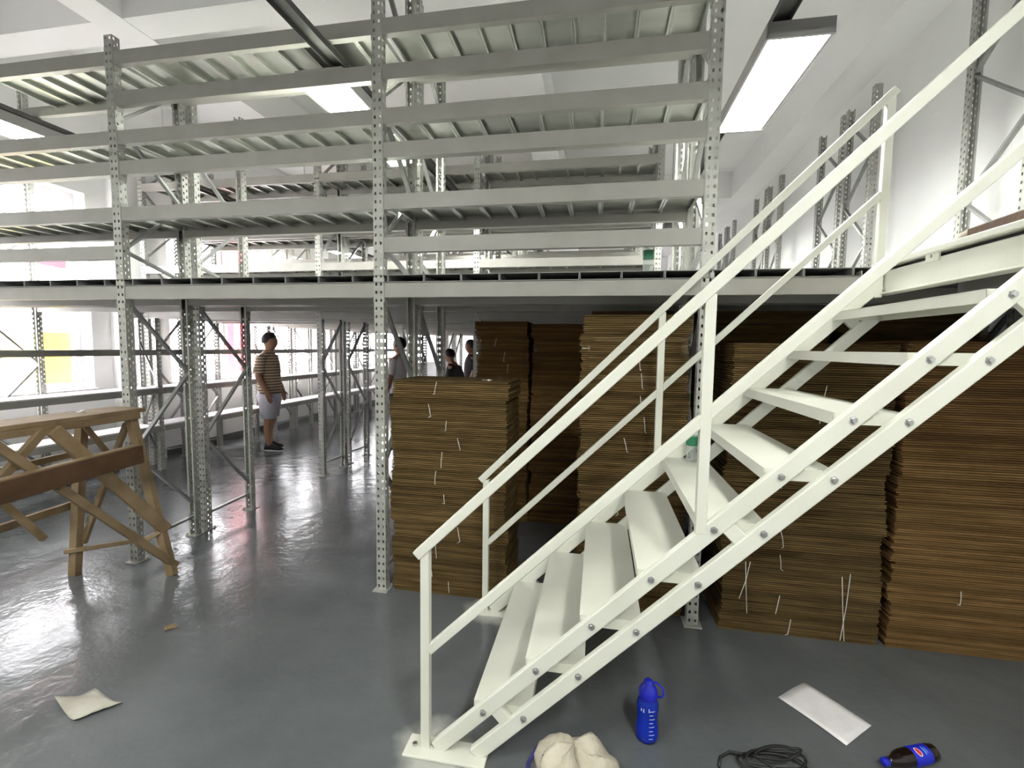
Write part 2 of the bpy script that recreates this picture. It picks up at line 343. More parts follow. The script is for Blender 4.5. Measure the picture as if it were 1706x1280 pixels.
# ------------------------------------------------------------------ racking
XC = [-5.74, -3.29, -1.36, 0.574, 2.51]
PW, PD = 0.064, 0.055                       # upright width and depth
def upright_mesh(h):
    mb = MB(); n = int(h/0.05); p = 0.05; hw, hh = 0.006, 0.009
    def strip(a, b, P):                     # plain strip, full height; P(u, z) -> point
        mb.quad(P(a, 0), P(b, 0), P(b, h), P(a, h))
    def holes(a, b, P, off):
        c = (a+b)/2; u0, u1 = c-hw, c+hw
        strip(a, u0, P); strip(u1, b, P)
        zprev = 0.0
        for i in range(n):
            zc = i*p + off
            if zc + hh > h: break
            mb.quad(P(u0, zprev), P(u1, zprev), P(u1, zc-hh), P(u0, zc-hh)); zprev = zc+hh
        mb.quad(P(u0, zprev), P(u1, zprev), P(u1, h), P(u0, h))
    W = PW/2
    web = lambda u, z: (u, 0, z); sl = lambda u, z: (-W, PD-u, z); sr = lambda u, z: (W, u, z); lip = lambda u, z: (u, PD, z)
    holes(-W, 0, web, 0.03); holes(0, W, web, 0.03)
    holes(0, PD/2, sl, 0.03); holes(PD/2, PD, sl, 0.055); holes(0, PD/2, sr, 0.03); holes(PD/2, PD, sr, 0.055)
    strip(-W, -W+0.014, lip); strip(W-0.014, W, lip)
    return mb.mesh('upright', 'post')
UP = {h: upright_mesh(h) for h in (4.1, 3.65, 2.0)}
foot_me = MB().box(-0.05, 0.05, -0.03, 0.08, 0, 0.006).tube([(0.042, 0.065, 0.004), (0.042, 0.065, 0.02)], 0.008, 6).mesh('foot_plate', 'post')
_cache = {}
def cached(key, fn):
    if key not in _cache: _cache[key] = fn()
    return _cache[key]
def beam_mesh(L, h=0.09):
    mb = MB(); mb.box(0, L, 0, 0.045, -h/2, h/2-0.036).box(0, L, 0, 0.022, h/2-0.036, h/2)
    for x in (0, L-0.005): mb.box(x, x+0.005, -0.002, 0.052, -h/2-0.03, h/2+0.03)
    return mb.mesh('beam', 'rack')
def beam(t, i, y, z, rear=False, h=0.09, x1=None):
    a = XC[i]+PW/2; b = (XC[i+1]-PW/2) if x1 is None else x1
    me = cached(('beam', round(b-a, 3), h), lambda: beam_mesh(b-a, h))
    if rear: return put('beam', me, t, (b, y, z), math.pi)
    return put('beam', me, t, (a, y, z))
def brace_mesh(dy, dz):
    return MB().bar((0, 0, 0), (0, dy, dz), 0.03, 0.018, (1, 0, 0)).mesh('brace', 'brace')
def brace(t, x, y0, z0, y1, z1):
    put('brace', cached(('br', round(y1-y0, 3), round(z1-z0, 3)), lambda: brace_mesh(y1-y0, z1-z0)), t, (x, y0, z0))
def frame(t, x, y0, y1, flip=False, h=4.1, hr=None):
    put('upright', UP[h], t, (x, y0, 0)); put('upright', UP[hr or h], t, (x, y1, 0), math.pi)
    put('foot_plate', foot_me, t, (x, y0, 0)); put('foot_plate', foot_me, t, (x, y1, 0), math.pi)
    a, b = y0+0.03, y1-0.03
    if flip: a, b = b, a
    lo = [(a, 1.90), (b, 1.36), (a, 0.80), (b, 0.26)]
    for p, q in zip(lo, lo[1:]): brace(t, x, p[0], p[1], q[0], q[1])
    brace(t, x, a, 0.14, b, 0.16)
    up = [(b, 2.08), (a, 2.24), (b, 2.66), (a, 3.10), (b, 3.52)] + ([(a, 3.95)] if h > 4 else [])
    for p, q in zip(up, up[1:]): brace(t, x, p[0], p[1], q[0], q[1])
def panel_mesh(wd, dp, flange=0.032):
    t0, l = 0.0, 0.015
    mb = MB()
    pts = [(l, -flange), (0.001, -flange), (0.001, 0), (wd-0.001, 0), (wd-0.001, -flange), (wd-l, -flange)]
    pts2 = [(l, -flange+0.002), (0.003, -flange+0.002), (0.003, -0.002), (wd-0.003, -0.002), (wd-0.003, -flange+0.002), (wd-l, -flange+0.002)]
    for P, fl in ((pts, False), (pts2, True)):
        for (x0, z0), (x1, z1) in zip(P, P[1:]):
            mb.quad((x0, 0, z0), (x1, 0, z1), (x1, dp, z1), (x0, dp, z0))
    return mb.mesh('deck_panel', 'deck')
def deck(t, x0, x1, y0, y1, z, n, joined=False):
    wd = (x1-x0)/n
    me = cached(('panel', round(wd, 3), round(y1-y0, 3)), lambda: panel_mesh(wd, y1-y0))
    if not joined:
        for k in range(n): put('deck_panel', me, t, (x0+k*wd, y0, z))
    else:
        mb = MB()
        for k in range(n):
            base = len(mb.v)
            for v in me.vertices: mb.v.append((v.co.x+x0+k*wd, v.co.y+y0, v.co.z+z))
            for p in me.polygons: mb.f.append(tuple(base+i for i in p.vertices))
        mb.build('deck_panels', 'deck', t, kind='stuff')
ZM = 1.945
LV = {'1': 3.76, '2': 3.502, '3': 3.240, '4': 2.986, '5': 2.786, '6': 2.480, '7': 2.220}
ROWS = [('A', 2.77, 3.33), ('B', 3.39, 3.97), ('C', 5.14, 5.68), ('D', 5.74, 6.30), ('E', 7.50, 8.04), ('F', 8.10, 8.66), ('G', 9.90, 10.44), ('H', 10.5, 11.06), ('I', 12.3, 12.84)]
RLAB = {'A': 'front row of grey perforated steel racking with many rails, right behind the stairs',
        'B': 'bare grey rack frames standing back to back behind the front rack row',
        'C': 'grey racking across the first aisle, front row of the second pair',
        'D': 'grey racking across the first aisle, back row of the second pair',
        'E': 'grey racking beyond the second aisle, front row of the third pair',
        'F': 'grey racking beyond the second aisle, back row of the third pair',
        'G': 'distant grey racking beyond the third aisle, front row of the fourth pair',
        'H': 'distant grey racking beyond the third aisle, back row of the fourth pair',
        'I': 'farthest grey rack row visible at the dim end of the hall'}
for rid, y0, y1 in ROWS:
    t = thing('storage_rack', RLAB[rid], 'rack', (0, 0, 0), 0, 'mezzanine rack rows')
    flip = rid in 'CDGH'
    for i, x in enumerate(XC):
        if rid == 'I' and i == 4: continue
        hh = 3.65 if (rid in 'AB' and i == 1) else 4.1
        frame(t, x, y0, y1, flip, hh, hh)
    nb = 4
    for i in range(nb):
        xe = 1.335 if (rid == 'A' and i == 3) else None
        beam(t, i, y0+0.004, ZM, x1=xe)
        beam(t, i, y1-0.004, ZM, rear=True)
    if rid == 'A':
        lv = {0: '24567', 1: '23456', 2: '234567'}
        for i in (0, 1, 2):
            for k in lv[i]: beam(t, i, y0+0.004, LV[k])
            for k in '246':
                beam(t, i, y1-0.004, LV[k], rear=True)
                xa, xb = XC[i]+0.02, XC[i+1]-0.02; n = 12 if i == 0 else 10
                if i == 0 and k == '2': xa = -4.44; n = 6
                deck(t, xa, xb, y0+0.028, y1-0.028, LV[k]+0.042, n)
    elif rid == 'B':
        pass
    else:
        for i in (0, 1, 2):
            for k in '246':
                z = LV[k]+0.04
                beam(t, i, y0+0.004, z); beam(t, i, y1-0.004, z, rear=True)
                deck(t, XC[i]+0.02, XC[i+1]-0.02, y0+0.028, y1-0.028, z+0.042, 12 if i == 0 else 10, joined=True)

# ------------------------------------------------------------------ mezzanine floor of hollow steel planks
mz = put('mezzanine_floor', None); mz['kind'] = 'structure'; mz['label'] = 'raised floor of dark hollow steel planks on the racking'
def hollow(wd, ln, h=0.046):
    mb = MB(); e = 0.0015
    for q in (0.0, 0.002):
        mb.quad((e+q, 0, q), (wd-e-q, 0, q), (wd-e-q, ln, q), (e+q, ln, q)); mb.quad((e+q, 0, h-q), (wd-e-q, 0, h-q), (wd-e-q, ln, h-q), (e+q, ln, h-q))
        mb.quad((e+q, 0, q), (e+q, ln, q), (e+q, ln, h-q), (e+q, 0, h-q)); mb.quad((wd-e-q, 0, q), (wd-e-q, ln, q), (wd-e-q, ln, h-q), (wd-e-q, 0, h-q))
    for (a, b) in ((0, wd),):   # front rims
        mb.box(e, wd-e, 0, 0.001, 0, 0.004).box(e, wd-e, 0, 0.001, h-0.004, h).box(e, e+0.004, 0, 0.001, 0, h).box(wd-e-0.004, wd-e, 0, 0.001, 0, h)
    return mb.mesh('floor_plank', 'plank')
ZP = ZM+0.0455
xs0, xs1, npl = -6.0, 2.70, 37
pw = (xs1-xs0)/npl
for (ya, yb) in ((2.765, 5.12), (5.135, 7.48), (7.495, 9.88), (9.895, 12.28)):
    me = hollow(pw, yb-ya-0.01)
    for k in range(npl): put('floor_plank', me, mz, (xs0+k*pw, ya, ZP))

# ------------------------------------------------------------------ landing at the top of the stairs
t = thing('stair_landing', 'white steel landing platform at the top of the stairs against the right wall', 'landing', (0, 0, 0))
LX0 = 1.385
cb = MB()
cb.box(LX0, LX0+0.006, 1.55, 2.735, 1.885, 2.0).box(LX0-0.02, LX0, 1.55, 2.735, 1.885, 1.893).box(LX0, LX0+0.05, 1.55, 2.735, 1.994, 2.0).box(LX0, LX0+0.05, 1.55, 2.735, 1.885, 1.891)
bevel(cb.build('edge_channel', 'stair', t), 0.003)
cb = MB().box(LX0-0.02, 2.70, 1.55, 2.755, 2.018, 2.045); bevel(cb.build('floor_plate', 'stair', t), 0.004)
MB().box(LX0+0.03, 2.68, 1.58, 2.73, 2.0, 2.018).build('gap_shade', 'gap_dark', t)  # dark box stands in for shade in the gap under the plate
MB().box(LX0, 2.70, 1.55, 1.59, 1.885, 2.0).build('side_beam', 'stair', t)
for xx in (1.75, 2.2, 2.62): MB().box(xx, xx+0.04, 1.59, 2.74, 1.90, 2.0).build('joist', 'rack', t)
cl = MB().box(LX0-0.008, LX0, 2.28, 2.36, 1.985, 2.03).build('clip_plate', 'stair', t)
MB().tube([(LX0-0.012, 2.325, 2.008), (LX0-0.007, 2.325, 2.008)], 0.007, 8).build('clip_bolt', 'steel', t)
for yy in (1.57, ): MB().box(2.62, 2.68, yy-0.03, yy+0.03, 0, 1.885).build('support_post', 'stair', t)

# ------------------------------------------------------------------ staircase
st = thing('staircase', 'white painted steel staircase with open treads and tubular handrails', 'staircase', (0, 0, 0))
SX, SZ, G_, R_, DX = -0.4007, 0.1997, 0.2005, 0.1971, 0.157
SL = R_/G_
def zline(x, off=0.0): return SZ + (x-SX-off)*SL
for ys_ in (1.675, 2.675):
    for off, x1 in ((0.0, 1.365), (DX, 1.38)):
        xa = SX+off-(SZ-0.012)/SL
        bevel(MB().bar((xa+0.0, ys_, zline(xa, off)), (x1, ys_, zline(x1, off)), 0.03, 0.058).build('stringer_tube', 'stair', st), 0.005)
    for xq in (-0.40+0.03, 0.43, 1.215):
        p = Vector((xq, ys_, zline(xq))); q = Vector((xq+DX*0.5, ys_, zline(xq+DX*0.5, DX)))
        nrm = Vector((SL, 0, -1)).normalized(); q = p + nrm*0.112
        bevel(MB().bar(p, q, 0.026, 0.05).build('cross_plate', 'stair', st), 0.003)
    bp = MB().box(-0.715, -0.385, ys_-0.06, ys_+0.045, 0, 0.012); bevel(bp.build('base_plate', 'stair', st), 0.004)
    MB().tube([(-0.68, ys_-0.01, 0.010), (-0.68, ys_-0.01, 0.022)], 0.009, 8).build('anchor_bolt', 'steel', st)
def tread_mesh():
    a, b, y0, y1 = -0.045, 0.178, 1.692, 2.658
    mb = MB().box(a, b, y0, y1, 0.016, 0.02).box(a, a+0.004, y0, y1, -0.022, 0.018).box(b-0.004, b, y0, y1, -0.022, 0.018)
    mb.box(a, b, y0, y0+0.004, -0.02, 0.016).box(a, b, y1-0.004, y1, -0.02, 0.016)
    return mb.mesh('tread', 'stair')
tm = tread_mesh()
bolt_me = MB().tube([(0, 0.0, 0), (0, -0.004, 0), (0, -0.0045, 0), (0, -0.012, 0)], [0.0125, 0.0125, 0.0085, 0.0085], 6).mesh('bolt', 'steel')
for i in range(9):
    put('tread', tm, st, (SX+i*G_, 0, SZ+i*R_))
    for off in (0, DX):
        put('bolt', bolt_me, st, (SX+off+i*G_, 1.660, SZ+i*R_)); put('bolt', bolt_me, st, (SX+off+i*G_, 2.690, SZ+i*R_), math.pi)
for ys_ in (1.675, 2.675):
    near = ys_ < 2
    hz = (lambda x, z0: z0 - 0.012 + (x+0.65)*0.9755) if near else (lambda x, z0: z0 + 0.004 + (x+0.65)*(1.003 if z0 > 0.6 else 0.988))
    xt = 1.378
    bevel(MB().bar((-0.672, ys_, hz(-0.672, 0.826)), (xt, ys_, hz(xt, 0.826)), 0.04, 0.038).build('handrail', 'stair', st), 0.004)
    xm = 1.345
    bevel(MB().bar((-0.625, ys_, hz(-0.625, 0.400)), (xm, ys_, hz(xm, 0.400)), 0.03, 0.032 if not near else 0.036).build('mid_rail', 'stair', st), 0.004)
    bevel(MB().box(-0.655, -0.619, ys_-0.016, ys_+0.016, 0.01, 0.815).build('newel_post', 'stair', st), 0.003)
    xp = 0.36 if near else 0.332
    bevel(MB().box(xp-0.018, xp+0.018, ys_-0.016, ys_+0.016, zline(xp)+0.02, hz(xp, 0.81)).build('rail_post', 'stair', st), 0.003)
    bevel(MB().box(1.34, 1.376, ys_-0.016, ys_+0.016, 1.87, hz(1.358, 0.826)).build('rail_post', 'stair', st), 0.003)

# ------------------------------------------------------------------ cardboard stacks: every tied bundle is a thing
ORD = ['bottom one', 'second from floor', 'third from floor', 'fourth from floor', 'fifth from floor', 'sixth from floor', 'seventh from floor', 'eighth from floor', 'ninth from floor', 'tenth from floor', 'eleventh from floor', 'twelfth from floor', 'thirteenth from floor', 'fourteenth from floor']
def stack(x0, x1, y0, y1, ztop, n, where, seed, light=(), string=0.95, rag=0.012, notch=True, mt='board'):
    rnd = random.Random(seed); hs = [rnd.uniform(0.85, 1.15) for _ in range(n)]; s = sum(hs); z = 0.0
    for k in range(n):
        h = hs[k]/s*ztop; cx, cy = (x0+x1)/2, (y0+y1)/2
        ox, oy = rnd.uniform(-rag, rag), rnd.uniform(0, rag)
        strung = string and rnd.random() < string
        lab = 'flat brown cardboard bundle, %s, in %s' % ('topmost' if k == n-1 else ORD[k], where)
        t = thing('cardboard_bundle', lab, 'cardboard', (cx, y0, z), 0, 'cardboard bundles in ' + where)
        ns = max(7, int(h/0.0115)); th = h/ns; mb = MB(); W = (x1-x0)/2; D = y1-y0
        for j in range(ns):
            a, b, c, d = [rnd.uniform(-0.006, 0.006) for _ in range(4)]
            f = oy+rnd.uniform(0, 0.006)
            z0 = j*th + th*0.08; z1 = (j+1)*th - th*0.2
            if j % 2 == 0 and notch and rnd.random() < 0.25: a += 0.015*rnd.random()
            mb.box(-W+ox+a, W+ox+b, f, D+d*0.5-0.012+oy*0, z0, z1)
        mb.box(-W+0.045, W-0.045, oy+0.03, D-0.05, 0.0005, h-0.0005)
        mb.build('sheets', mt, t)
        if k in light: MB().box(-W*0.75, W*0.9, oy-0.006, oy+0.05, h*0.62, h*0.66).box(-W*0.7, W*0.93, oy-0.008, oy+0.05, h*0.70, h*0.74).box(-W*0.8, W*0.9, oy-0.004, oy+0.05, h*0.78, h*0.82).build('fresh_sheets', 'board_light', t, label='paler fresh cardboard sheets')
        if strung:
            xs = rnd.uniform(-0.16, 0.16)*W*2; sw = 0.0022
            za, zb = h*rnd.uniform(0.02, 0.3), h*rnd.uniform(0.7, 0.98); dx = rnd.uniform(-0.02, 0.02)
            yy = oy-0.003
            MB().tube([(xs, yy, za), (xs+dx*0.4, yy-0.004, (za+zb)/2), (xs+dx, yy, zb)], sw, 5).build('string', 'string', t)
            MB().tube([(xs, yy, za), (xs+rnd.uniform(-0.02, 0.02), yy-0.006, za-0.02*rnd.random()+0.01)], sw*0.8, 5).build('knot_end', 'string', t)
        z += h
stack(-1.298, -0.54, 2.80, 3.26, 1.385, 12, 'low stack beside front upright', 1)
stack(-1.10, -0.62, 4.15, 4.80, 1.83, 15, 'tall stack behind the low stack', 2, string=0.3, mt='board_red')
stack(-0.59, -0.12, 4.18, 4.80, 1.81, 15, 'dark tall stack behind the handrail', 3, string=False, mt='board_red')
stack(-0.10, 0.515, 2.84, 3.32, 1.80, 15, 'tall stack behind lower stair flight', 4, light=(11, 13), string=0.5)
stack(0.72, 1.53, 2.765, 3.28, 1.64, 14, 'wide stack behind upper flight', 5, string=0.45)
stack(1.575, 2.44, 2.765, 3.28, 1.66, 14, 'rightmost stack under the landing', 6, string=0.15, mt='board_red')
stack(-0.06, 0.51, 3.47, 3.97, 1.87, 14, 'added second-row stack behind lower flight', 7, string=False)  # second-row stacks added to block the lit space behind the front stacks
stack(0.70, 1.50, 3.47, 3.97, 1.87, 14, 'added second-row stack behind upper flight', 8, string=False)
stack(1.56, 2.42, 3.47, 3.97, 1.87, 14, 'added second-row stack under the landing', 9, string=False)
# loose long string ends hanging on the stack behind the upper flight
for k, (xx, z0, z1, lean) in enumerate(((0.84, 0.12, 0.42, 0.02), (0.865, 0.2, 0.42, -0.05), (1.33, 0.02, 0.38, 0.03), (1.37, 0.02, 0.40, -0.03))):
    o = MB().tube([(xx, 2.752, z1), (xx+lean*0.4, 2.748, (z0+z1)/2), (xx+lean, 2.75, z0)], 0.0022, 5).build('loose_string', 'string')
    o['label'] = 'loose white string end hanging down the cardboard behind the upper flight, %s' % ('leftmost', 'second from the left', 'third from the left', 'rightmost')[k]
    o['category'] = 'string'; o['group'] = 'loose string ends'

# ------------------------------------------------------------------ low shelf along the window wall
ws = thing('wall_shelving', 'long low three-level steel shelf running under the left windows', 'shelf', (0, 0, 0))
XW0, XW1 = -5.36, -5.66
wy = [0.95, 2.95, 4.95, 6.95, 8.95, 10.95, 12.95]
for y in wy:
    for x in (XW0, XW1):
        rot = -math.pi/2 if x == XW1 else math.pi/2
        put('upright', UP[2.0] if False else cached('wallup', lambda: upright_mesh(1.9)), ws, (x, y, 0), rot)
    for (za, zb, fl) in ((0.15, 0.6, 0), (0.6, 1.1, 1), (1.1, 1.6, 0)):
        xa, xb = (XW0-0.03, XW1+0.03) if not fl else (XW1+0.03, XW0-0.03)
        MB().bar((xa, y, za), (xb, y, zb), 0.025, 0.016, (0, 1, 0)).build('brace', 'brace', ws)
for ya, yb in zip(wy, wy[1:]):
    for z in (0.53, 1.0, 1.48):
        for x in (XW0, XW1): MB().box(x-0.018, x+0.018, ya+0.033, yb-0.033, z-0.035, z+0.03).build('beam', 'rack', ws)
    for z in (0.53, 1.0): MB().box(XW1-0.02, XW0+0.02, ya+0.033, yb-0.033, z+0.03, z+0.045).build('shelf_board', 'sill', ws)

# ------------------------------------------------------------------ wooden trestle bench
tb = thing('wooden_trestle', 'rough pine trestle bench with crossed braces and a dark side board', 'trestle', (0, 0, 0))
def stick(name, p, q, wd, h, side=(1, 0, 0), mt='wood'):
    return bevel(MB().bar(p, q, wd, h, side).build(name, mt, tb), 0.003, 1)
stick('top_board', (-3.18, 2.70, 1.14), (-3.18, 0.75, 1.14), 0.27, 0.028)
stick('top_rail', (-3.06, 2.66, 1.105), (-3.06, 0.8, 1.105), 0.03, 0.042)
stick('top_rail', (-3.30, 2.66, 1.105), (-3.30, 0.8, 1.105), 0.03, 0.042)
stick('side_board', (-2.905, 2.535, 0.877), (-2.905, 0.8, 0.80), 0.026, 0.115, (1, 0, 0), 'wood_dark')
stick('side_board_edge', (-2.93, 2.53, 0.935), (-2.93, 0.8, 0.858), 0.05, 0.012)
for yy, nm in ((2.56, 0), (0.95, 1)):
    stick('leg', (-3.50, yy-0.03, 0), (-3.36, yy-0.03, 1.12), 0.05, 0.06, (0, 1, 0))
    stick('leg', (-2.86, yy+0.11, 0), (-3.10, yy+0.07, 1.12), 0.045, 0.06, (0, 1, 0))
    stick('brace', (-3.13, yy+0.07, 1.05), (-3.45, yy, 0.22), 0.03, 0.035, (0, 1, 0))
    stick('spreader', (-3.52, yy-0.07, 0.18), (-2.98, yy+0.05, 0.27), 0.02, 0.03, (0, 1, 0))
    stick('spreader', (-3.02, yy+0.0, 0.235), (-2.89, yy+0.10, 0.33), 0.02, 0.028, (0, 1, 0))
stick('diagonal_brace', (-3.02, 2.12, 1.10), (-2.90, 2.68, 0.31), 0.03, 0.075)
stick('diagonal_brace', (-2.985, 1.82, 1.09), (-2.855, 2.70, 0.05), 0.028, 0.045)
stick('diagonal_brace', (-3.05, 2.10, 1.11), (-2.92, 1.42, 0.50), 0.03, 0.045)
stick('diagonal_brace', (-3.22, 1.90, 0.85), (-3.18, 2.15, 0.44), 0.03, 0.035)
stick('diagonal_brace', (-3.20, 2.40, 1.10), (-3.18, 2.56, 0.83), 0.025, 0.03)
stick('lower_rail', (-3.50, 2.54, 0.49), (-3.50, 0.9, 0.43), 0.025, 0.05)
stick('lower_rail', (-3.44, 2.54, 0.85), (-3.44, 0.9, 0.80), 0.025, 0.04)

# ------------------------------------------------------------------ people
def person(loc, rz, label, shirt, legs, bare_arms=True, bare_legs=True, scale=1.0, bend=0.0, arm=None):
    t = thing('person', label, 'person', loc, rz); t.scale = (scale,)*3
    V = []; E = []; Rd = []
    def add(p, r, par=None):
        V.append(p); Rd.append(r if isinstance(r, tuple) else (r, r))
        if par is not None: E.append((par, len(V)-1))
        return len(V)-1
    pel = add((0, 0, 0.93), (0.135, 0.11)); wa = add((0.01, 0, 1.10), (0.125, 0.10), pel)
    ch = add((0.0+bend*0.2, 0, 1.32), (0.14, 0.11), wa); sh = add((-0.01+bend*0.35, 0, 1.43), (0.09, 0.08), ch)
    nk = add((0.01+bend*0.42, 0, 1.50), (0.052, 0.052), sh); hb = add((0.04+bend*0.47, 0, 1.56), (0.078, 0.082), nk)
    hm = add((0.04+bend*0.5, 0, 1.64), (0.098, 0.118), hb); ht = add((0.03+bend*0.5, 0, 1.715), (0.085, 0.10), hm)
    hx = 0.04+bend*0.5
    ns = add((hx+0.105, 0, 1.625), (0.012, 0.012), hm)
    for s in (-1, 1): add((hx-0.005, s*0.092, 1.63), (0.016, 0.012), hm)
    for s in (-1, 1):
        hip = add((0.0, s*0.10, 0.88), (0.085, 0.085), pel)
        fx = 0.05 if s < 0 else -0.06
        kn = add((fx*0.6+0.015, s*0.105, 0.48), (0.066, 0.066), hip); cf = add((fx-0.02, s*0.105, 0.33), (0.07, 0.062), kn)
        an = add((fx-0.01, s*0.105, 0.09), (0.044, 0.042), cf); add((fx+0.10, s*0.11, 0.045), (0.036, 0.03), an)
        so = add((-0.01+bend*0.3, s*0.175, 1.40), (0.055, 0.055), sh)
        if arm == 'raise' and s > 0:
            el = add((0.10+bend*0.3, s*0.22, 1.18), (0.04, 0.04), so); wr = add((0.16+bend*0.4, s*0.10, 1.40), (0.028, 0.028), el); hd = add((0.15+bend*0.4, s*0.07, 1.47), (0.035, 0.022), wr); dv = Vector((0, -0.15, 1)).normalized()
        else:
            el = add((-0.03+bend*0.4, s*0.225, 1.13), (0.056, 0.056), so); wr = add((0.08+bend*0.5, s*0.215, 0.92), (0.04, 0.04), el); hd = add((0.105+bend*0.5, s*0.205, 0.845), (0.038, 0.024), wr); dv = Vector((0.28, 0, -1)).normalized()
        hp = Vector(V[hd]); ax = Vector((1, 0, 0)) - dv*dv.x; ax.normalize()
        for q, ln in ((-0.027, 0.075), (-0.009, 0.09), (0.009, 0.085), (0.027, 0.065)):
            k1 = add(tuple(hp+ax*q+dv*0.03), 0.010, hd); k2 = add(tuple(hp+ax*q+dv*(0.03+ln*0.55)+Vector((0.0, -s*0.004, 0))), 0.0095, k1)
            add(tuple(hp+ax*q*0.9+dv*(0.03+ln)+Vector((0.0, -s*0.02, 0))), 0.008, k2)
        k1 = add(tuple(hp+ax*0.04+dv*-0.01), 0.011, hd); add(tuple(hp+ax*0.062+dv*0.03), 0.009, k1)
    me = bpy.data.meshes.new('body'); me.from_pydata(V, E, []); me.update(); me.materials.append(M['skin'])
    o = put('body', me, t)
    o.modifiers.new('skin', 'SKIN'); sd = me.skin_vertices
    if not sd:
        bpy.context.view_layer.update()
    lay = me.skin_vertices[0] if me.skin_vertices else me.attributes and None
    if me.skin_vertices:
        for i, r in enumerate(Rd): me.skin_vertices[0].data[i].radius = r
        me.skin_vertices[0].data[pel].use_root = True
    o.modifiers.new('sub', 'SUBSURF').levels = 2; o.modifiers['sub'].render_levels = 2
    X, Y, Zx = (1, 0, 0), (0, 1, 0), (0, 0, 1)
    b = bend
    # shirt: torso and sleeves
    mb = MB().rings([((0.01, 0, 0.86), 0.155, 0.185, X, Y), ((0.01, 0, 0.98), 0.155, 0.185, X, Y), ((0.01+b*0.08, 0, 1.12), 0.148, 0.182, X, Y), ((0.0+b*0.2, 0, 1.30), 0.15, 0.195, X, Y),
                     ((-0.005+b*0.28, 0, 1.40), 0.125, 0.195, X, Y), ((0.0+b*0.34, 0, 1.455), 0.085, 0.14, X, Y), ((0.01+b*0.38, 0, 1.49), 0.062, 0.066, X, Y)], 20)
    for s in (-1, 1):
        if arm == 'raise' and s > 0:
            p0, p1 = Vector((0+b*0.3, s*0.15, 1.40)), Vector((0.085+b*0.3, s*0.225, 1.22))
        else: p0, p1 = Vector((-0.01+b*0.3, s*0.14, 1.41)), Vector((-0.025+b*0.38, s*0.232, 1.17))
        d = (p1-p0).normalized(); a = Vector(X) - d*d.x; a.normalize(); c = d.cross(a)
        mb.rings([(p0, 0.085, 0.07, a, c), (p0.lerp(p1, 0.5), 0.078, 0.07, a, c), (p1, 0.078, 0.068, a, c)], 14)
    put('shirt', mb.mesh('shirt', shirt, True), t)
    # shorts or trousers
    zl = 0.50 if bare_legs else 0.08
    mb = MB().rings([((0, 0, 0.94), 0.145, 0.175, X, Y), ((0, 0, 0.86), 0.15, 0.185, X, Y), ((0, 0, 0.79), 0.14, 0.185, X, Y)], 20)
    for s in (-1, 1):
        fx = 0.05 if s < 0 else -0.06
        w2 = 0.105 if bare_legs else 0.07
        mb.rings([((0, s*0.095, 0.86), 0.13, 0.092, X, Y), ((0.01+fx*0.2, s*0.098, 0.7), 0.12, 0.092, X, Y), ((fx*0.6+0.01, s*0.105, zl), w2, w2-0.015, X, Y)], 16)
    put('shorts' if bare_legs else 'trousers', mb.mesh('shorts', legs, True), t)
    # hair cap
    mb = MB(); k = 16; n = 7
    prof = []
    for i in range(n):
        ph = i/(n-1)*2.05
        prof.append((math.sin(ph+0.02), math.cos(ph)))
    rg = [((hx-0.012-0.03*(i/n)**2, 0, 1.662+0.116*pz), (0.114-0.02*(i/n)**2)*pr, 0.104*pr, X, Y) for i, (pr, pz) in enumerate(prof)]
    mb.rings(rg, k)
    put('hair', mb.mesh('hair', 'hair', True), t)
    # eyes and mouth
    for s in (-1, 1):
        MB().lathe([(0.001, -0.007), (0.009, 0), (0.001, 0.007)], 8, hx+0.088, s*0.03, 1.645).build('eye', 'hair', t)
    MB().box(hx+0.074, hx+0.086, -0.022, 0.022, 1.575, 1.582).build('mouth', 'hair', t)
    # shoes
    for s in (-1, 1):
        fx = 0.05 if s < 0 else -0.06
        so = put('shoe', MB().rings([((fx-0.075, s*0.108, 0.06), 0.03, 0.03, Y, Zx), ((fx-0.05, s*0.108, 0.07), 0.042, 0.045, Y, Zx), ((fx+0.02, s*0.108, 0.072), 0.045, 0.048, Y, Zx), ((fx+0.10, s*0.11, 0.052), 0.048, 0.032, Y, Zx), ((fx+0.17, s*0.112, 0.042), 0.042, 0.022, Y, Zx), ((fx+0.195, s*0.112, 0.036), 0.02, 0.012, Y, Zx)], 12).mesh('shoe', 'shoe', True), t)
        put('sole', MB().rings([((fx-0.085, s*0.108, 0.012), 0.03, 0.012, Y, Zx), ((fx-0.05, s*0.108, 0.013), 0.046, 0.013, Y, Zx), ((fx+0.08, s*0.11, 0.013), 0.052, 0.013, Y, Zx), ((fx+0.17, s*0.112, 0.013), 0.045, 0.013, Y, Zx), ((fx+0.205, s*0.112, 0.014), 0.02, 0.01, Y, Zx)], 12).mesh('sole', 'sole', True), so)
    return t
person((-4.86, 6.27, 0), R(8), 'person in striped tan t-shirt and white shorts standing in profile in the aisle', 'tshirt', 'shorts', scale=1.0)
person((-3.10, 7.05, 0), R(150), 'person in a white shirt half hidden behind the front upright', 'white_cloth', 'dark_cloth', True, False, 0.98)
person((-2.45, 8.95, 0), R(200), 'person in dark clothes standing far back beside the cardboard', 'dark_cloth', 'dark_cloth', True, False, 0.98)
person((-2.38, 7.85, 0), R(170), 'shorter dark-haired person in white trousers seen over the low stack', 'dark_cloth', 'white_cloth', True, False, 0.88, 0.35)

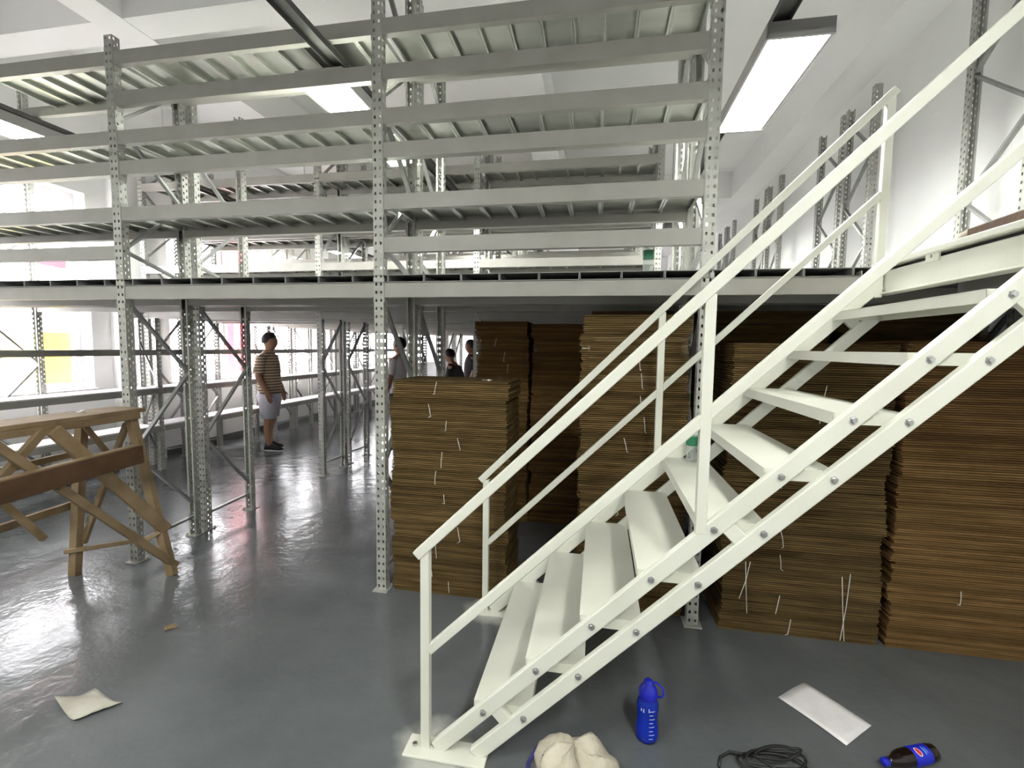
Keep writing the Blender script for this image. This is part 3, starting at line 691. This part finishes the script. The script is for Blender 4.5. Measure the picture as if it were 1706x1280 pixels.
# ------------------------------------------------------------------ small things on the floor and stairs
# blue drinking bottle
t = thing('water_bottle', 'translucent blue sports bottle with loop cap standing on the floor', 'bottle', (0.236, 1.90, 0))
put('body', MB().lathe([(0.030, 0), (0.042, 0.004), (0.046, 0.02), (0.046, 0.05), (0.041, 0.085), (0.042, 0.12), (0.044, 0.15), (0.038, 0.172), (0.033, 0.18)], 28).mesh('body', 'blue_clear', True), t)
put('cap', MB().lathe([(0.036, 0.176), (0.038, 0.18), (0.038, 0.205), (0.030, 0.222), (0.019, 0.232), (0.018, 0.246), (0.012, 0.252)], 24).mesh('cap', 'blue_cap', True), t)
MB().tube([(0.015, 0, 0.244), (0.036, -0.004, 0.243), (0.056, -0.008, 0.226), (0.060, -0.010, 0.203), (0.052, -0.008, 0.188), (0.036, -0.004, 0.186)], 0.0045, 8).build('carry_loop', 'blue_cap', t, smooth=True)
put('water', MB().lathe([(0.028, 0.004), (0.041, 0.008), (0.044, 0.03), (0.043, 0.052), (0.0405, 0.068)], 24).mesh('water', 'label_blue', True), t)
def onbody(r, ang, z0, z1, da, mt, parent):
    mb = MB(); n = 4
    for i in range(n):
        a0, a1 = ang+da*i/n, ang+da*(i+1)/n
        mb.quad((r*math.cos(a0), r*math.sin(a0), z0), (r*math.cos(a1), r*math.sin(a1), z0), (r*math.cos(a1), r*math.sin(a1), z1), (r*math.cos(a0), r*math.sin(a0), z1))
    return mb.build('scale_mark', mt, parent)
for k in range(8):
    onbody(0.0468 if k < 3 else 0.0452, R(-86), 0.03+k*0.0165, 0.0322+k*0.0165, R(28 if k % 2 else 19), 'white', t)
onbody(0.0452, R(-91), 0.142, 0.158, R(3), 'white', t); onbody(0.0445, R(-118), 0.136, 0.152, R(4), 'white', t); onbody(0.0445, R(-132), 0.138, 0.15, R(5), 'white', t)
# mineral water bottles
def clear_bottle(loc, lab):
    t = thing('plastic_bottle', lab, 'bottle', loc, 0, 'clear bottles with green labels')
    put('body', MB().lathe([(0.024, 0), (0.031, 0.004), (0.031, 0.03), (0.029, 0.034), (0.031, 0.04), (0.031, 0.14), (0.027, 0.16), (0.014, 0.185), (0.0125, 0.20)], 20).mesh('body', 'clear', True), t)
    put('label', MB().lathe([(0.0316, 0.085), (0.0317, 0.088), (0.0317, 0.132), (0.0316, 0.135)], 20).mesh('label', 'green', True), t)
    put('cap', MB().lathe([(0.015, 0.2), (0.015, 0.216), (0.012, 0.218)], 16).mesh('cap', 'white', True), t)
clear_bottle((0.27, 2.90, ZP+0.047), 'clear water bottle with green label standing on the mezzanine floor edge')
clear_bottle((0.50, 2.60, SZ+4*R_+0.021), 'clear water bottle with green label standing on a stair tread')
# cola bottle lying on its side
t = thing('cola_bottle', 'dark cola bottle with blue label lying on its side at lower right', 'bottle', (1.23, 1.965, 0.034), 0)
t.rotation_euler = (0, R(90), R(22))
put('body', MB().lathe([(0.012, -0.112), (0.014, -0.09), (0.026, -0.065), (0.032, -0.04), (0.033, 0.085), (0.030, 0.11), (0.022, 0.116)], 24).mesh('body', 'cola', True), t)
put('cap', MB().lathe([(0.0145, -0.128), (0.0155, -0.126), (0.0155, -0.108)], 16).mesh('cap', 'blue_cap', True), t)
put('label', MB().lathe([(0.0334, -0.005), (0.0336, -0.003), (0.0336, 0.072), (0.0334, 0.074)], 28).mesh('label', 'label_blue', True), t)
def decal(cz, ca, ra, rz_, mt, r, tilt=0.35, name='logo'):
    mb = MB(); n = 18; c = len(mb.v)
    pts = []
    for i in range(n):
        th = 2*math.pi*i/n; u, v = math.cos(th)*ra, math.sin(th)*rz_
        u, v = u*math.cos(tilt)-v*math.sin(tilt), u*math.sin(tilt)+v*math.cos(tilt)
        a = ca+u/r; pts.append((r*math.cos(a), r*math.sin(a), cz+v))
    mb.v += [(r*math.cos(ca), r*math.sin(ca), cz)] + pts
    for i in range(n): mb.f.append((0, 1+i, 1+(i+1) % n))
    mb.build(name, mt, t)
CA = R(205)
decal(0.018, CA, 0.017, 0.011, 'white', 0.0345); decal(0.018, CA, 0.014, 0.008, 'red', 0.0352)
decal(0.045, CA-0.05, 0.016, 0.004, 'sky_print', 0.0345, 0.1); decal(0.055, CA-0.05, 0.012, 0.0025, 'sky_print', 0.0345, 0.1)
# white paper sheet
def sheet(name, pts, mt, lab, cat, seed=0, lift=0.006, th=0.0015):
    rnd = random.Random(seed); a, b, c, d = [Vector((*p, 0)) for p in pts]; n = 8; mb = MB()
    for i in range(n+1):
        for j in range(n+1):
            u, v = i/n, j/n; p = a.lerp(b, u).lerp(d.lerp(c, u), v)
            mb.v.append((p.x, p.y, 0.002+lift*(0.5+0.5*math.sin(5*u+seed)*math.cos(4*v+seed*2))+rnd.uniform(0, lift*0.15)))
    for i in range(n):
        for j in range(n): q = i*(n+1)+j; mb.f.append((q, q+n+1, q+n+2, q+1))
    o = mb.build(name, mt, None, smooth=True); o['label'] = lab; o['category'] = cat
    s = o.modifiers.new('thick', 'SOLIDIFY'); s.thickness = th; s.offset = 1
    return o
sheet('paper_sheet', ((0.856, 2.248), (1.019, 2.381), (1.190, 2.146), (1.031, 2.012)), 'paper', 'long blank white paper sheet lying on the floor right of the blue bottle', 'paper', 2)
sheet('cardboard_scrap', ((-2.34, 1.58), (-2.22, 1.66), (-2.03, 1.62), (-2.13, 1.50)), 'card_white', 'folded grey cardboard scrap on the floor at lower left', 'scrap', 5, 0.025, 0.002)
sheet('wood_chip', ((-2.37, 2.15), (-2.34, 2.18), (-2.29, 2.16), (-2.33, 2.11)), 'wood', 'small pale wood chip alone on the open floor', 'chip', 3, 0.006, 0.004)
# canvas bag with navy straps
t = thing('canvas_bag', 'crumpled cream canvas bag with navy straps at the bottom edge', 'bag', (-0.05, 1.675, 0))
mb = MB(); n = 26; k = 9; rnd = random.Random(4)
for i in range(k+1):
    ph = i/k*math.pi/2
    for j in range(n):
        th = 2*math.pi*j/n; wob = 1+0.10*math.sin(3*th+0.6)+0.05*math.sin(7*th+2*ph)
        r = math.cos(ph)**0.6*wob; z = 0.10*math.sin(ph)*(1+0.22*math.sin(5*th+3*ph)+0.15*math.sin(2*th))
        mb.v.append((0.155*r*math.cos(th), 0.13*r*math.sin(th), max(0.0, z)))
for i in range(k):
    for j in range(n): mb.f.append((i*n+j, i*n+(j+1) % n, (i+1)*n+(j+1) % n, (i+1)*n+j))
mb.f.append(tuple(reversed(range(n))))
put('sack', mb.mesh('sack', 'canvas', True), t)
MB().tube([(-0.075, 0.07, 0.062), (-0.105, 0.085, 0.055), (-0.15, 0.06, 0.02), (-0.175, 0.0, 0.008), (-0.165, -0.07, 0.008), (-0.13, -0.10, 0.02)], 0.008, 8).build('strap', 'navy', t, smooth=True)
MB().tube([(0.13, 0.02, 0.02), (0.15, 0.035, 0.03), (0.175, 0.02, 0.012), (0.185, -0.03, 0.008), (0.175, -0.09, 0.008)], 0.007, 8).build('strap', 'navy', t, smooth=True)
MB().tube([(-0.115, -0.005, 0.05), (-0.095, -0.02, 0.07), (-0.08, -0.05, 0.07)], 0.009, 8).build('strap_end', 'navy', t, smooth=True)
# coil of black cable
t = thing('cable_coil', 'loose coil of thin black cable lying at the bottom edge', 'cable', (0.70, 1.835, 0))
rnd = random.Random(8)
for k in range(3):
    pts = []
    for i in range(33):
        th = 2*math.pi*i/32
        pts.append(((0.13-0.018*k)*math.cos(th)+0.012*k, (0.06-0.01*k)*math.sin(th+0.4*k)+0.02*k, 0.009+0.012*k+0.012*abs(math.sin(1.5*th+k))))
    MB().tube(pts, 0.0055, 7).build('cable_loop', 'black', t, smooth=True)
MB().tube([(-0.11, 0.02, 0.03), (-0.15, 0.035, 0.02), (-0.19, 0.015, 0.008), (-0.205, -0.03, 0.006)], 0.0055, 7).build('cable_end', 'black', t, smooth=True)
MB().tube([(-0.08, 0.03, 0.03), (-0.04, -0.02, 0.045), (0.03, -0.05, 0.03), (0.09, -0.04, 0.02)], 0.0055, 7).build('cable_loop', 'black', t, smooth=True)
# things on the landing edge
t = thing('timber_offcut', 'short timber offcut with a pale wrapped end on the landing edge', 'offcut', (1.43, 2.14, 2.047))
bevel(MB().bar((0.0, -0.28, 0.022), (0.02, 0.06, 0.022), 0.06, 0.044, (1, 0, 0)).build('block', 'wood_dark', t), 0.005)
put('wrapping', MB().rings([((0.018, 0.05, 0.024), 0.02, 0.018, (1, 0, 0), (0, 0, 1)), ((0.02, 0.07, 0.026), 0.03, 0.026, (1, 0, 0), (0, 0, 1)), ((0.025, 0.12, 0.024), 0.028, 0.024, (1, 0, 0), (0, 0, 1)), ((0.025, 0.15, 0.02), 0.014, 0.014, (1, 0, 0), (0, 0, 1))], 10).mesh('wrapping', 'canvas', True), t)
# small crumpled paper on the trestle and on the low stack
sheet('crumpled_paper', ((-3.23, 2.42), (-3.19, 2.44), (-3.17, 2.40), (-3.21, 2.38)), 'paper', 'scrap of white paper on top of the wooden trestle', 'scrap', 6, 0.012).location.z = 1.154
sheet('torn_label', ((-0.72, 2.90), (-0.66, 2.90), (-0.66, 2.87), (-0.72, 2.87)), 'paper', 'torn white label on top of the low cardboard stack', 'scrap', 7, 0.006).location.z = 1.386
